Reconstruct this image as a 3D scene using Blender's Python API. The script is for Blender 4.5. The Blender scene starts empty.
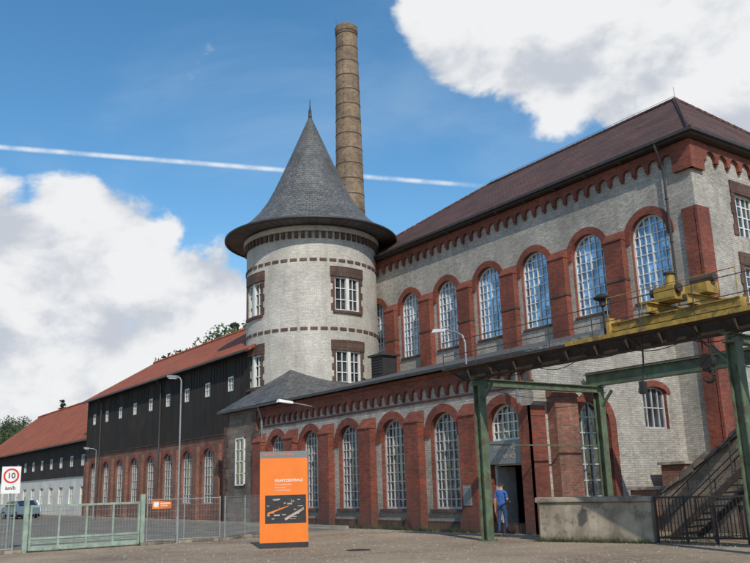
import bpy, math, random
from mathutils import Vector, Matrix
random.seed(7)
S = bpy.context.scene
COL = S.collection
PI = math.pi

# ------------------------------------------------------------------ materials
def newmat(name):
    m = bpy.data.materials.new(name); m.use_nodes = True
    nt = m.node_tree; b = nt.nodes.get("Principled BSDF")
    return m, nt, b
def N(nt, t, **kw):
    n = nt.nodes.new(t)
    for k, v in kw.items():
        setattr(n, k, v)
    return n
def L(nt, a, b): nt.links.new(a, b)
def c4(c): return (c[0], c[1], c[2], 1)
def mixc(nt, fac, a, b, mode='MIX'):
    n = N(nt, 'ShaderNodeMix', data_type='RGBA', blend_type=mode)
    for s, v in ((n.inputs['Factor'], fac), (n.inputs['A'], a), (n.inputs['B'], b)):
        if hasattr(v, 'links'): L(nt, v, s)
        elif isinstance(v, (int, float)): s.default_value = v
        else: s.default_value = c4(v)
    return n.outputs['Result']
def setin(nt, s, v):
    if hasattr(v, 'links'): L(nt, v, s)
    else: s.default_value = v
def noise(nt, vec, scale, detail=5, rough=.55, dist=0):
    n = N(nt, 'ShaderNodeTexNoise')
    n.inputs['Scale'].default_value = scale; n.inputs['Detail'].default_value = detail
    n.inputs['Roughness'].default_value = rough; n.inputs['Distortion'].default_value = dist
    if vec is not None: L(nt, vec, n.inputs['Vector'])
    return n.outputs['Fac']
def mrange(nt, v, a, b, c, d, smooth=False):
    n = N(nt, 'ShaderNodeMapRange')
    if smooth: n.interpolation_type = 'SMOOTHSTEP'
    L(nt, v, n.inputs[0])
    for i, x in enumerate((a, b, c, d)): n.inputs[i+1].default_value = x
    return n.outputs[0]
def math_(nt, op, a, b=None, clamp=False):
    n = N(nt, 'ShaderNodeMath', operation=op); n.use_clamp = clamp
    setin(nt, n.inputs[0], a)
    if b is not None: setin(nt, n.inputs[1], b)
    return n.outputs[0]
def gray(nt, v):
    n = N(nt, 'ShaderNodeCombineColor')
    for i in range(3): L(nt, v, n.inputs[i])
    return n.outputs[0]
def mapping(nt, vec, sc):
    n = N(nt, 'ShaderNodeMapping'); L(nt, vec, n.inputs[0]); n.inputs['Scale'].default_value = sc
    return n.outputs[0]
def bump(nt, bsdf, h, strength=.4, dist=.02):
    n = N(nt, 'ShaderNodeBump'); n.inputs['Strength'].default_value = strength
    n.inputs['Distance'].default_value = dist
    L(nt, h, n.inputs['Height']); L(nt, n.outputs[0], bsdf.inputs['Normal'])

def plain(name, col, rough=.6, var=.25, scale=3, metal=0, streak=True, bmp=.15, dirt=None):
    m, nt, b = newmat(name)
    geo = N(nt, 'ShaderNodeTexCoord').outputs['Object']
    n1 = noise(nt, geo, scale, 5)
    f = mrange(nt, n1, .3, .7, 1-var, 1+var*.6)
    c = mixc(nt, 1.0, col, gray(nt, f), 'MULTIPLY')
    if streak:
        n2 = noise(nt, mapping(nt, geo, (4, 4, .35)), 2, 3)
        c = mixc(nt, mrange(nt, n2, .5, .75, 0, .5), c, tuple(x*.55 for x in col))
    if dirt:
        n3 = noise(nt, geo, scale*1.7, 6, .65)
        c = mixc(nt, mrange(nt, n3, .52, .62, 0, .8), c, dirt)
    L(nt, c, b.inputs['Base Color'])
    b.inputs['Roughness'].default_value = rough; b.inputs['Metallic'].default_value = metal
    if bmp: bump(nt, b, noise(nt, geo, 25, 2), bmp, .01)
    return m

def brick(name, c1, c2, mort, bw=.26, bh=.085, ms=.008, stain=.35, rough=.8, dirt=(.12, .1, .085), bmp=.5, offset=.5, dirtamt=.6, varc=None, base_dirt=None, patch=None):
    m, nt, b = newmat(name)
    tc = N(nt, 'ShaderNodeTexCoord'); uv = tc.outputs['UV']; ob = tc.outputs['Object']
    br = N(nt, 'ShaderNodeTexBrick'); L(nt, uv, br.inputs['Vector'])
    br.offset = offset
    br.inputs['Scale'].default_value = 1
    br.inputs['Brick Width'].default_value = bw; br.inputs['Row Height'].default_value = bh
    br.inputs['Mortar Size'].default_value = ms; br.inputs['Mortar Smooth'].default_value = .3
    br.inputs['Color1'].default_value = c4(c1); br.inputs['Color2'].default_value = c4(c2)
    br.inputs['Mortar'].default_value = c4(mort)
    c = br.outputs['Color']
    if varc:
        nn = noise(nt, mapping(nt, uv, (1/bw, 1/bh, 1)), .9, 1)
        c = mixc(nt, mrange(nt, nn, .52, .68, 0, .6), c, varc)
    if patch:
        c = mixc(nt, mrange(nt, noise(nt, ob, .42, 7, .68), .53, .62, 0, .6), c, patch)
    f = mrange(nt, noise(nt, ob, .6, 6, .6), .3, .72, 1-stain, 1.08)
    c = mixc(nt, 1.0, c, gray(nt, f), 'MULTIPLY')
    st = noise(nt, mapping(nt, ob, (1.6, 1.6, .16)), 1.6, 5, .6)
    c = mixc(nt, mrange(nt, st, .52, .78, 0, dirtamt), c, dirt)
    if base_dirt:
        sp = N(nt, 'ShaderNodeSeparateXYZ'); L(nt, ob, sp.inputs[0])
        hh = math_(nt, 'ADD', sp.outputs[2], math_(nt, 'MULTIPLY', noise(nt, ob, 1.3, 4), -1.6))
        c = mixc(nt, mrange(nt, hh, -.8, .7, .75, 0), c, base_dirt)
    f2 = mrange(nt, noise(nt, ob, 9, 3, .6), .3, .7, .84, 1.1)
    c = mixc(nt, 1.0, c, gray(nt, f2), 'MULTIPLY')
    L(nt, c, b.inputs['Base Color']); b.inputs['Roughness'].default_value = rough
    h = math_(nt, 'SUBTRACT', noise(nt, ob, 30, 2), br.outputs['Fac'])
    bump(nt, b, h, bmp, .015)
    return m

M = {}
M['wbrick'] = brick('white_brick', (.53, .505, .45), (.39, .37, .33), (.22, .20, .175), stain=.36, dirt=(.17, .145, .12), varc=(.27, .24, .205), base_dirt=(.15, .12, .095), dirtamt=.6, patch=(.36, .33, .285))
M['tbrick'] = brick('tower_brick', (.60, .58, .525), (.50, .48, .435), (.37, .35, .31), stain=.26, dirt=(.25, .22, .185), varc=(.40, .37, .32), dirtamt=.5, patch=(.45, .42, .37))
M['rbrick'] = brick('red_brick', (.32, .070, .036), (.20, .044, .027), (.19, .12, .09), stain=.5, dirt=(.06, .034, .026), varc=(.11, .038, .028), base_dirt=(.08, .045, .035), patch=(.20, .06, .04))
M['rbrick2'] = brick('old_red_brick', (.29, .105, .068), (.18, .066, .046), (.22, .17, .13), stain=.5, dirt=(.06, .045, .035), varc=(.31, .21, .155), patch=(.20, .10, .07))
M['cbrick'] = brick('chimney_brick', (.36, .25, .145), (.24, .15, .09), (.27, .22, .16), bw=.5, bh=.16, ms=.02, stain=.6, dirt=(.10, .085, .07), varc=(.13, .105, .09), dirtamt=.9, patch=(.15, .12, .095))
M['tile'] = brick('brown_roof_tile', (.20, .080, .055), (.115, .052, .040), (.035, .02, .018), bw=.3, bh=.36, ms=.045, stain=.5, dirt=(.05, .036, .03), bmp=1, offset=0, varc=(.08, .045, .036), patch=(.10, .052, .04))
M['otile'] = brick('orange_roof_tile', (.54, .135, .045), (.40, .095, .035), (.16, .04, .02), bw=.3, bh=.36, ms=.045, stain=.35, dirt=(.2, .068, .033), bmp=1, offset=0, dirtamt=.6, varc=(.27, .072, .032), patch=(.38, .10, .042))
M['slate'] = brick('slate', (.145, .15, .15), (.085, .09, .094), (.03, .032, .035), bw=.34, bh=.2, ms=.018, stain=.4, rough=.6, dirt=(.19, .18, .155), bmp=.9, dirtamt=.5, varc=(.2, .195, .175), patch=(.12, .12, .112))
M['stone'] = brick('rubble_stone', (.27, .215, .16), (.15, .125, .10), (.18, .155, .125), bw=.5, bh=.27, ms=.02, stain=.5, dirt=(.08, .065, .055), bmp=.9, varc=(.26, .15, .10))
M['trim'] = brick('sandstone_trim', (.15, .08, .055), (.09, .05, .038), (.05, .035, .03), bw=.4, bh=.3, ms=.015, stain=.4)
M['bwood'] = brick('black_wood_boards', (.024, .018, .014), (.009, .008, .007), (.002, .002, .002), bw=.19, bh=30, ms=.014, stain=.45, dirt=(.045, .034, .027), offset=0, rough=.85, patch=(.03, .022, .018))
M['plaster'] = plain('white_plaster', (.58, .57, .53), .85, .2, .8)
M['conc'] = plain('weathered_concrete', (.33, .28, .21), .9, .5, 1.6, dirt=(.14, .115, .09), bmp=.6)
M['green'] = plain('green_steel_paint', (.10, .14, .083), .6, .4, 2.5, dirt=(.085, .055, .033))
M['rust'] = plain('dark_rusty_steel', (.05, .038, .031), .75, .4, 3, dirt=(.10, .048, .026))
M['yellow'] = plain('weathered_yellow_paint', (.38, .245, .045), .65, .4, 3, dirt=(.13, .085, .045))
M['black'] = plain('black_steel', (.025, .024, .024), .6, .3, 4)
M['gutter'] = plain('dark_zinc', (.045, .04, .038), .5, .3, 3)
M['pipe'] = plain('grey_zinc_pipe', (.22, .23, .23), .45, .25, 3, metal=.3)
M['galv'] = plain('galvanised_steel', (.28, .30, .30), .5, .25, 5, metal=.3)
M['gategreen'] = plain('pale_green_gate_paint', (.27, .35, .28), .5, .3, 4)
M['wframe'] = plain('white_window_paint', (.66, .66, .63), .5, .15, 5, bmp=0)
M['gframe'] = plain('grey_window_paint', (.45, .455, .45), .5, .25, 5, bmp=0)
M['soffit'] = plain('soffit_wood', (.05, .035, .027), .8, .3, 3)
M['orange'] = plain('orange_sign_face', (.78, .19, .02), .4, .1, 2, streak=False, bmp=0)
M['white'] = plain('white_paint', (.74, .74, .72), .45, .1, 3, streak=False, bmp=0)
M['red'] = plain('red_paint', (.6, .03, .02), .45, .06, 3, streak=False, bmp=0)
M['sgrey'] = plain('grey_sign_face', (.17, .185, .19), .4, .06, 2, streak=False, bmp=0)
M['sdark'] = plain('dark_print', (.03, .028, .03), .4, .3, 8, streak=False, bmp=0)
M['slight'] = plain('light_print', (.42, .35, .30), .4, .5, 14, streak=False, bmp=0)
M['skin'] = plain('skin', (.48, .26, .17), .5, .08, 6, streak=False, bmp=0)
M['shirt'] = plain('blue_shirt', (.035, .11, .34), .8, .25, 9, streak=False)
M['jeans'] = plain('blue_jeans', (.03, .055, .13), .8, .25, 9, streak=False)
M['hair'] = plain('dark_hair', (.04, .025, .015), .6, .2, 20, streak=False)
M['shoe'] = plain('shoe', (.05, .045, .04), .6, .2, 6, streak=False)
M['bark'] = plain('bark', (.08, .055, .04), .9, .4, 5)
M['carpaint'] = plain('car_paint', (.13, .19, .24), .25, .05, 2, streak=False, bmp=0)
M['rubber'] = plain('rubber', (.02, .02, .02), .8, .2, 5, streak=False)
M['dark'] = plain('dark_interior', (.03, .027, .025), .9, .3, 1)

def glassmat(name, col, rough, spec=1.0, metal=0.0, pane=(.3, .42)):
    m, nt, b = newmat(name)
    tc = N(nt, 'ShaderNodeTexCoord')
    br = N(nt, 'ShaderNodeTexBrick'); L(nt, tc.outputs['UV'], br.inputs['Vector']); br.offset = 0
    br.inputs['Scale'].default_value = 1; br.inputs['Brick Width'].default_value = pane[0]; br.inputs['Row Height'].default_value = pane[1]
    br.inputs['Mortar Size'].default_value = 0
    br.inputs['Color1'].default_value = (0, 0, 0, 1); br.inputs['Color2'].default_value = (1, 1, 1, 1)
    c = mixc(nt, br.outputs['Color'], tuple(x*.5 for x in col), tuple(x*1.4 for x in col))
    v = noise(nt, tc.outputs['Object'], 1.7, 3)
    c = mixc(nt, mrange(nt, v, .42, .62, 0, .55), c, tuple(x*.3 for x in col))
    L(nt, c, b.inputs['Base Color'])
    b.inputs['Roughness'].default_value = rough
    b.inputs['Metallic'].default_value = metal
    b.inputs['Specular IOR Level'].default_value = spec
    b.inputs['IOR'].default_value = 1.6
    bump(nt, b, math_(nt, 'ADD', noise(nt, tc.outputs['Object'], 2.6, 2), math_(nt, 'MULTIPLY', br.outputs['Color'], .06)), .35, .03)
    return m
M['glass'] = glassmat('old_window_glass', (.05, .062, .072), .08, metal=.3)
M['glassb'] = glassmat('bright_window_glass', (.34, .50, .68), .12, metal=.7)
M['glassd'] = glassmat('dark_glass', (.02, .024, .028), .08)

def leafmat(name, a, b_):
    m, nt, b = newmat(name)
    tc = N(nt, 'ShaderNodeTexCoord')
    v = noise(nt, tc.outputs['Object'], .9, 3)
    L(nt, mixc(nt, mrange(nt, v, .35, .65, 0, 1), a, b_), b.inputs['Base Color'])
    b.inputs['Roughness'].default_value = .7
    return m
M['leaf'] = leafmat('foliage', (.03, .052, .02), (.065, .095, .033))
M['leafd'] = leafmat('conifer_foliage', (.018, .035, .018), (.035, .055, .025))
M['grass'] = leafmat('weeds', (.06, .08, .03), (.13, .13, .055))

# ground
m, nt, b = newmat('sandy_setts_ground'); M['ground'] = m
ob = N(nt, 'ShaderNodeTexCoord').outputs['Object']
vo = N(nt, 'ShaderNodeTexVoronoi'); vo.feature = 'DISTANCE_TO_EDGE'; vo.inputs['Scale'].default_value = 6.5; L(nt, ob, vo.inputs['Vector'])
vc = N(nt, 'ShaderNodeTexVoronoi'); vc.inputs['Scale'].default_value = 6.5; L(nt, ob, vc.inputs['Vector'])
j = mrange(nt, vo.outputs['Distance'], .02, .11, 0, 1)
sep = N(nt, 'ShaderNodeSeparateColor'); L(nt, vc.outputs['Color'], sep.inputs[0])
stonec = mixc(nt, sep.outputs[0], (.29, .205, .13), (.42, .325, .225))
c = mixc(nt, j, (.18, .125, .078), stonec)
sand = mrange(nt, noise(nt, ob, .28, 7, .64), .38, .52, 0, .95)
sandc = mixc(nt, mrange(nt, noise(nt, ob, 11, 5, .75), .3, .7, 0, 1), (.24, .17, .108), (.46, .36, .25))
c = mixc(nt, sand, c, sandc)
c = mixc(nt, 1.0, c, gray(nt, mrange(nt, noise(nt, ob, .17, 6, .65), .35, .65, .68, 1.1)), 'MULTIPLY')
c = mixc(nt, mrange(nt, noise(nt, ob, 1.1, 7, .72), .55, .66, 0, .55), c, (.15, .11, .072))
L(nt, c, b.inputs['Base Color']); b.inputs['Roughness'].default_value = .92
hgt = math_(nt, 'ADD', math_(nt, 'MULTIPLY', j, mrange(nt, sand, 0, .95, 1, .12)), noise(nt, ob, 22, 4, .7))
bump(nt, b, hgt, .8, .025)
M['asphalt'] = plain('asphalt', (.16, .145, .12), .9, .35, .8, streak=False, bmp=.3, dirt=(.21, .18, .14))
M['kerb'] = plain('kerb_stone', (.3, .27, .23), .85, .3, 2, streak=False, bmp=.4)

# ------------------------------------------------------------------ mesh helpers
def group(name, loc=(0, 0, 0), rz=0):
    e = bpy.data.objects.new(name, None); e.location = loc; e.rotation_euler = (0, 0, rz)
    e.empty_display_size = .3
    COL.objects.link(e); return e
class Part:
    def __init__(s, name, parent=None, uvf=None, smooth=False):
        s.name, s.parent, s.uvf, s.smooth = name, parent, uvf, smooth
        s.v = []; s.f = []; s.m = []; s.mats = []
    def mi(s, mat):
        mat = M[mat]
        if mat not in s.mats: s.mats.append(mat)
        return s.mats.index(mat)
    def poly(s, pts, mat):
        b = len(s.v); s.v += [tuple(p) for p in pts]
        s.f.append(list(range(b, b+len(pts)))); s.m.append(s.mi(mat))
    def hexa(s, p, mat):
        b = len(s.v); s.v += [tuple(q) for q in p]; i = s.mi(mat)
        for q in ((0, 3, 2, 1), (4, 5, 6, 7), (0, 1, 5, 4), (1, 2, 6, 5), (2, 3, 7, 6), (3, 0, 4, 7)):
            s.f.append([b+k for k in q]); s.m.append(i)
    def box(s, x0, x1, y0, y1, z0, z1, mat):
        s.hexa([(x0, y0, z0), (x1, y0, z0), (x1, y1, z0), (x0, y1, z0), (x0, y0, z1), (x1, y0, z1), (x1, y1, z1), (x0, y1, z1)], mat)
    def beam(s, p0, p1, w, h, mat, up=(0, 0, 1)):
        p0, p1 = Vector(p0), Vector(p1); d = (p1-p0).normalized(); up = Vector(up)
        if abs(d.dot(up)) > .99: up = Vector((1, 0, 0))
        a = d.cross(up).normalized()*w/2; c = a.cross(d).normalized()*h/2
        s.hexa([p0-a-c, p0+a-c, p1+a-c, p1-a-c, p0-a+c, p0+a+c, p1+a+c, p1-a+c], mat)
    def cyl(s, p0, p1, r0, r1, mat, n=12, caps=True):
        p0, p1 = Vector(p0), Vector(p1); d = (p1-p0).normalized()
        up = Vector((0, 0, 1)) if abs(d.z) < .9 else Vector((1, 0, 0))
        a = d.cross(up).normalized(); c = d.cross(a).normalized()
        b = len(s.v); i = s.mi(mat)
        for k in range(n):
            t = 2*PI*k/n; o = a*math.cos(t)+c*math.sin(t)
            s.v.append(tuple(p0+o*r0)); s.v.append(tuple(p1+o*r1))
        for k in range(n):
            k2 = (k+1) % n
            s.f.append([b+2*k, b+2*k2, b+2*k2+1, b+2*k+1]); s.m.append(i)
        if caps:
            s.f.append([b+2*k for k in range(n)][::-1]); s.m.append(i)
            s.f.append([b+2*k+1 for k in range(n)]); s.m.append(i)
    def path(s, pts, r, mat, n=8):
        for a, b in zip(pts, pts[1:]): s.cyl(a, b, r, r, mat, n)
    def sag(s, a, b, drop, r, mat, n=10):
        a, b = Vector(a), Vector(b); pts = []
        for k in range(n+1):
            t = k/n; q = a.lerp(b, t); q.z -= drop*4*t*(1-t); pts.append(q)
        s.path(pts, r, mat, 5)
    def lathe(s, cx, cy, prof, mat, n=64):
        b = len(s.v); i = s.mi(mat); k = len(prof)
        for j in range(n+1):
            t = 2*PI*j/n - PI
            for r, z in prof: s.v.append((cx+r*math.cos(t), cy+r*math.sin(t), z))
        for j in range(n):
            for q in range(k-1):
                s.f.append([b+j*k+q, b+(j+1)*k+q, b+(j+1)*k+q+1, b+j*k+q+1]); s.m.append(i)
    def finish(s):
        me = bpy.data.meshes.new(s.name); me.from_pydata(s.v, [], s.f)
        for mt in s.mats: me.materials.append(mt)
        me.polygons.foreach_set('material_index', s.m)
        if s.smooth: me.polygons.foreach_set('use_smooth', [True]*len(s.f))
        uv = me.uv_layers.new(name='UVMap'); data = []
        for p in me.polygons:
            n = p.normal
            if s.uvf:
                for vi in p.vertices: data += list(s.uvf(me.vertices[vi].co, p.center))
                continue
            if abs(n.z) > .97: t = Vector((1, 0, 0)); bb = Vector((0, 1, 0))
            else:
                t = Vector((-n.y, n.x, 0)).normalized()
                if t.x+t.y < 0: t = -t
                bb = n.cross(t)
                if bb.z < 0: bb = -bb
            for vi in p.vertices:
                co = me.vertices[vi].co; data += [co.dot(t), co.dot(bb)]
        uv.data.foreach_set('uv', data)
        o = bpy.data.objects.new(s.name, me); COL.objects.link(o)
        if s.parent: o.parent = s.parent
        return o

class Fr:
    """wall frame: P(u, z, d) -> world, d outward"""
    def __init__(s, o, u, n): s.o, s.u, s.n, s.step = o, u, n, None
    def P(s, u, z, d=0): return (s.o[0]+s.u[0]*u+s.n[0]*d, s.o[1]+s.u[1]*u+s.n[1]*d, z)
class FrC:
    def __init__(s, c, R, step=.22): s.c, s.R, s.step = c, R, step
    def P(s, u, z, d=0):
        t = u/s.R; return (s.c[0]+(s.R+d)*math.cos(t), s.c[1]+(s.R+d)*math.sin(t), z)
def front(y): return Fr((0, y), (1, 0), (0, -1))
def side(x): return Fr((x, 0), (0, 1), (1, 0))
def usplit(fr, a, b):
    if not fr.step: return [(a, b)]
    k = max(1, int(math.ceil((b-a)/fr.step))); return [(a+(b-a)*i/k, a+(b-a)*(i+1)/k) for i in range(k)]
def rect(p, fr, u0, u1, z0, z1, d, mat):
    if u1-u0 < 1e-4 or z1-z0 < 1e-4: return
    for a, b in usplit(fr, u0, u1):
        p.poly([fr.P(a, z0, d), fr.P(b, z0, d), fr.P(b, z1, d), fr.P(a, z1, d)], mat)
def fbox(p, fr, u0, u1, z0, z1, d0, d1, mat):
    for a, b in usplit(fr, u0, u1):
        p.hexa([fr.P(a, z0, d1), fr.P(b, z0, d1), fr.P(b, z0, d0), fr.P(a, z0, d0),
                fr.P(a, z1, d1), fr.P(b, z1, d1), fr.P(b, z1, d0), fr.P(a, z1, d0)], mat)
def outline(o, n=14, grow=0):
    c, w, z0, zs = o['c'], o['w']/2+grow, o['z0'], o['zs']
    if o.get('k', 'arch') == 'rect': return [(c-w, zs+grow), (c+w, zs+grow)]
    rise = o.get('rise', o['w']/2)+grow
    return [(c-w*math.cos(PI*i/n), zs+rise*math.sin(PI*i/n)) for i in range(n+1)]
def wall(p, fr, u0, u1, z0, z1, ops, mat, d=0, rev=.3, rmat=None, n=14):
    rmat = rmat or mat; cur = u0
    for o in sorted(ops, key=lambda q: q['c']):
        a, b = o['c']-o['w']/2, o['c']+o['w']/2
        rect(p, fr, cur, a, z0, z1, d, mat); rect(p, fr, a, b, z0, o['z0'], d, mat)
        pts = outline(o, n)
        if o.get('k') == 'rect': rect(p, fr, a, b, o['zs'], z1, d, mat)
        else:
            for (ua, za), (ub, zb) in zip(pts, pts[1:]):
                p.poly([fr.P(ua, za, d), fr.P(ub, zb, d), fr.P(ub, z1, d), fr.P(ua, z1, d)], mat)
        ring = [(a, o['z0'])]+pts+([(b, o['z0'])])
        for (ua, za), (ub, zb) in zip(ring, ring[1:]):
            if abs(ua-ub)+abs(za-zb) > 1e-5:
                p.poly([fr.P(ua, za, d), fr.P(ub, zb, d), fr.P(ub, zb, d-rev), fr.P(ua, za, d-rev)], rmat)
        if o['z0'] > z0+.01: p.poly([fr.P(a, o['z0'], d), fr.P(b, o['z0'], d), fr.P(b, o['z0'], d-rev), fr.P(a, o['z0'], d-rev)], rmat)
        cur = b
    rect(p, fr, cur, u1, z0, z1, d, mat)
def arch_ring(p, fr, o, w, d, mat, n=14, down=0):
    pi_, po = outline(o, n), outline(o, n, w)
    for i in range(len(pi_)-1):
        a, b, c, e = pi_[i], pi_[i+1], po[i+1], po[i]
        p.hexa([fr.P(*a, -.01), fr.P(*b, -.01), fr.P(*c, -.01), fr.P(*e, -.01), fr.P(*a, d), fr.P(*b, d), fr.P(*c, d), fr.P(*e, d)], mat)
    if down:
        for sgn in (-1, 1):
            u = o['c']+sgn*o['w']/2
            fbox(p, fr, min(u, u+sgn*w), max(u, u+sgn*w), o['zs']-down, o['zs'], -.01, d, mat)
def window(g, f, fr, o, dep, cols, rows, gm, fm, t=.045, fw=.08, heavy=()):
    pts = outline(o, 16); a, b = o['c']-o['w']/2, o['c']+o['w']/2
    g.poly([fr.P(a, o['z0'], -dep), fr.P(b, o['z0'], -dep)]+[fr.P(u, z, -dep) for u, z in pts[::-1]], gm)
    arch = o.get('k', 'arch') != 'rect'; rise = o.get('rise', o['w']/2) if arch else 0
    top = o['zs']+rise; r = o['w']/2
    def ztop(u):
        if not arch: return o['zs']
        x = min(1, abs((u-o['c'])/r)); return o['zs']+rise*math.sqrt(max(0, 1-x*x))
    e = -dep+.05
    for s_ in (a, b-fw): fbox(f, fr, s_, s_+fw, o['z0'], o['zs'], -dep-.02, e+.012, fm)
    fbox(f, fr, a, b, o['z0'], o['z0']+fw, -dep-.02, e+.008, fm)
    if arch:
        for (p0, p1) in zip(pts, pts[1:]):
            q = []
            for (u, z) in (p0, p1):
                du, dz = (u-o['c']), (z-o['zs']); l = math.hypot(du, dz) or 1
                q.append((u-du/l*fw, z-dz/l*fw))
            f.hexa([fr.P(*p0, -dep-.02), fr.P(*p1, -dep-.02), fr.P(*q[1], -dep-.02), fr.P(*q[0], -dep-.02), fr.P(*p0, e+.01), fr.P(*p1, e+.01), fr.P(*q[1], e+.01), fr.P(*q[0], e+.01)], fm)
    else: fbox(f, fr, a, b, o['zs']-fw, o['zs'], -dep-.02, e+.01, fm)
    for i in range(1, cols):
        u = a+(b-a)*i/cols; tt = t*(1.8 if i in heavy else 1)
        fbox(f, fr, u-tt/2, u+tt/2, o['z0'], ztop(u)-.02, -dep-.02, e, fm)
    for i in range(1, rows):
        z = o['z0']+(top-o['z0'])*i/rows
        if z > o['zs'] and arch:
            x = r*math.sqrt(max(0, 1-((z-o['zs'])/rise)**2))
        else: x = r
        fbox(f, fr, o['c']-x, o['c']+x, z-t/2, z+t/2, -dep-.02, e-.006, fm)
def pilaster(p, fr, u0, u1, z0, z1, d, mat, cap=.55, capmat=None):
    fbox(p, fr, u0, u1, z0, z1, -.03, d, mat)
    cm = capmat or mat; a, b = u0-.03, u1+.03
    p.hexa([fr.P(a, z1, d+.04), fr.P(b, z1, d+.04), fr.P(b, z1, -.02), fr.P(a, z1, -.02),
            fr.P(a, z1+.06, d+.04), fr.P(b, z1+.06, d+.04), fr.P(b, z1+cap, -.02), fr.P(a, z1+cap, -.02)], cm)
def frieze(p, fr, u0, u1, zb, zt, sp, w, d, mat, corb=.1):
    k = max(1, round((u1-u0)/sp)); s = (u1-u0)/k
    ops = [dict(c=u0+s*(i+.5), w=w, z0=zb, zs=zb+.2*(zt-zb)) for i in range(k)]
    wall(p, fr, u0, u1, zb, zt, ops, mat, d=d, rev=d, n=6)
    for i in range(k+1):
        u = u0+s*i; fbox(p, fr, u-.06, u+.06, zb-corb, zb-.002, -.02, d*.75, mat)

# ================================================================== GROUND
g = Part('ground'); g.poly([(-2500, -2500, 0), (2500, -2500, 0), (2500, 2500, 0), (-2500, 2500, 0)], 'ground'); g.finish()
r_ = Part('access_road'); r_.poly([(-170, 4, .004), (-31, 4, .004), (-31, 20.4, .004), (-170, 20.4, .004)], 'asphalt'); r_.finish()
k_ = Part('kerb')
x = -31.2
while x > -120:
    k_.box(x-.98, x, 20.4, 20.55, -.05, .12, 'kerb'); x -= 1.0
k_.finish()
MH = Part('manhole_cover'); MH.cyl((-20.2, 13.6, -.05), (-20.2, 13.6, .012), .36, .36, 'rust', 24)
for k in range(-2, 3): MH.box(-20.45, -19.95, 13.6+k*.1-.02, 13.6+k*.1+.02, .012, .018, 'rust')
MH.finish()
DC = Part('drain_channel')
x = -40.5
while x < -23.2:
    DC.box(x, x+.96, 20.15, 20.4, -.03, .012, 'kerb'); x += 1.0
DC.finish()

# ================================================================== POWER HALL
H = group('brick_power_hall')
YF, YB, XL, XR = 29.8, 45.8, -46.0, -18.75
fh = front(YF); sh = side(XR)
hw = [dict(c=-21.16-3.39*i, w=1.9, z0=9.1, zs=11.95) for i in range(8) if -21.16-3.39*i > -45]
W = Part('walls', H); G_ = Part('window_glass', H); F_ = Part('window_frames', H)
wall(W, fh, XL, XR, 0, 15.6, hw, 'wbrick', rev=.32, rmat='rbrick')
sw = []
for yc in (33.5, 37.8, 42.1):
    sw.append(dict(c=yc, w=1.5, z0=11.75, zs=13.7, k='rect'))
wall(W, sh, YF, YB, 10.9, 15.6, sw, 'wbrick', rev=.25)
sw2 = [dict(c=q['c'], w=1.5, z0=8.7, zs=10.45, k='rect') for q in sw]
wall(W, sh, YF, YB, 0, 10.9, sw2, 'wbrick', rev=.25)
W.poly([(XL, YF, 0), (XL, YB, 0), (XL, YB, 15.6), (XL, YF, 15.6)], 'wbrick')
W.poly([(XL, YB, 0), (XR, YB, 0), (XR, YB, 15.6), (XL, YB, 15.6)], 'wbrick')
W.finish()
T = Part('red_brick_trim', H)
for o in hw:
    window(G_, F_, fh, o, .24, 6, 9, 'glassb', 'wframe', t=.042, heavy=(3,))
    arch_ring(T, fh, o, .34, .06, 'rbrick', down=.15)
    fbox(T, fh, o['c']-1.0, o['c']+1.0, 8.98, 9.098, -.02, .08, 'trim')
for i in range(8):
    u = -22.86-3.39*i
    if u < -45: break
    pilaster(T, fh, u-.5, u+.5, 7.0, 12.05, .34, 'rbrick', cap=.5)
    fbox(T, fh, u-.53, u+.53, 10.2, 10.32, -.02, .37, 'trim')
fbox(T, fh, -19.35, XR-.002, 0, 12.6, -.03, .12, 'rbrick')
fbox(T, sh, YF-.12, YF+.75, 0, 12.6, -.03, .12, 'rbrick')
frieze(T, fh, XL, XR, 14.75, 15.5, .68, .5, .16, 'rbrick')
frieze(T, sh, YF, YB, 14.75, 15.5, .9, .66, .16, 'rbrick')
fbox(T, fh, -19.5, XR+.158, 14.25, 15.5, -.03, .18, 'rbrick')
fbox(T, sh, YF-.155, YF+.75, 14.25, 15.5, -.03, .18, 'rbrick')
for q in sw+sw2:
    window(G_, F_, sh, q, .2, 4, 4, 'glass', 'wframe', t=.05, heavy=(2,))
    fbox(T, sh, q['c']-1.0, q['c']+1.0, q['zs'], q['zs']+.55, -.03, .07, 'trim')
    for s_ in (-1, 1):
        for kk in range(4):
            ww = .24 if kk % 2 else .34
            a = q['c']+s_*.75; b_ = a+s_*ww; zz = q['z0']+kk*(q['zs']-q['z0'])/4
            fbox(T, sh, min(a, b_), max(a, b_), zz, zz+(q['zs']-q['z0'])/4-.01, -.03, .05, 'trim')
T.finish(); G_.finish(); F_.finish()
R = Part('hipped_tile_roof', H)
ov = .5; e = [(XL-ov, YF-ov, 15.78), (XR+ov, YF-ov, 15.78), (XR+ov, YB+ov, 15.78), (XL-ov, YB+ov, 15.78)]
r1, r2 = (-39.0, 37.8, 21.6), (-24.2, 37.8, 21.75)
R.poly([e[0], e[1], r2, r1], 'tile'); R.poly([e[1], e[2], r2], 'tile')
R.poly([e[2], e[3], r1, r2], 'tile'); R.poly([e[3], e[0], r1], 'tile')
def ridge(p, a, b_, mat, r=.12, l=.42):
    a, b_ = Vector(a), Vector(b_); n = int((b_-a).length/l)
    for k in range(n): p.cyl(a.lerp(b_, k/n), a.lerp(b_, (k+1.06)/n), r, r*1.18, mat, 7)
for a, b_ in ((r1, r2), (e[0], r1), (e[1], r2), (e[2], r2), (e[3], r1)): ridge(R, a, b_, 'tile')
R.finish()
E = Part('eaves_and_gutter', H)
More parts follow.
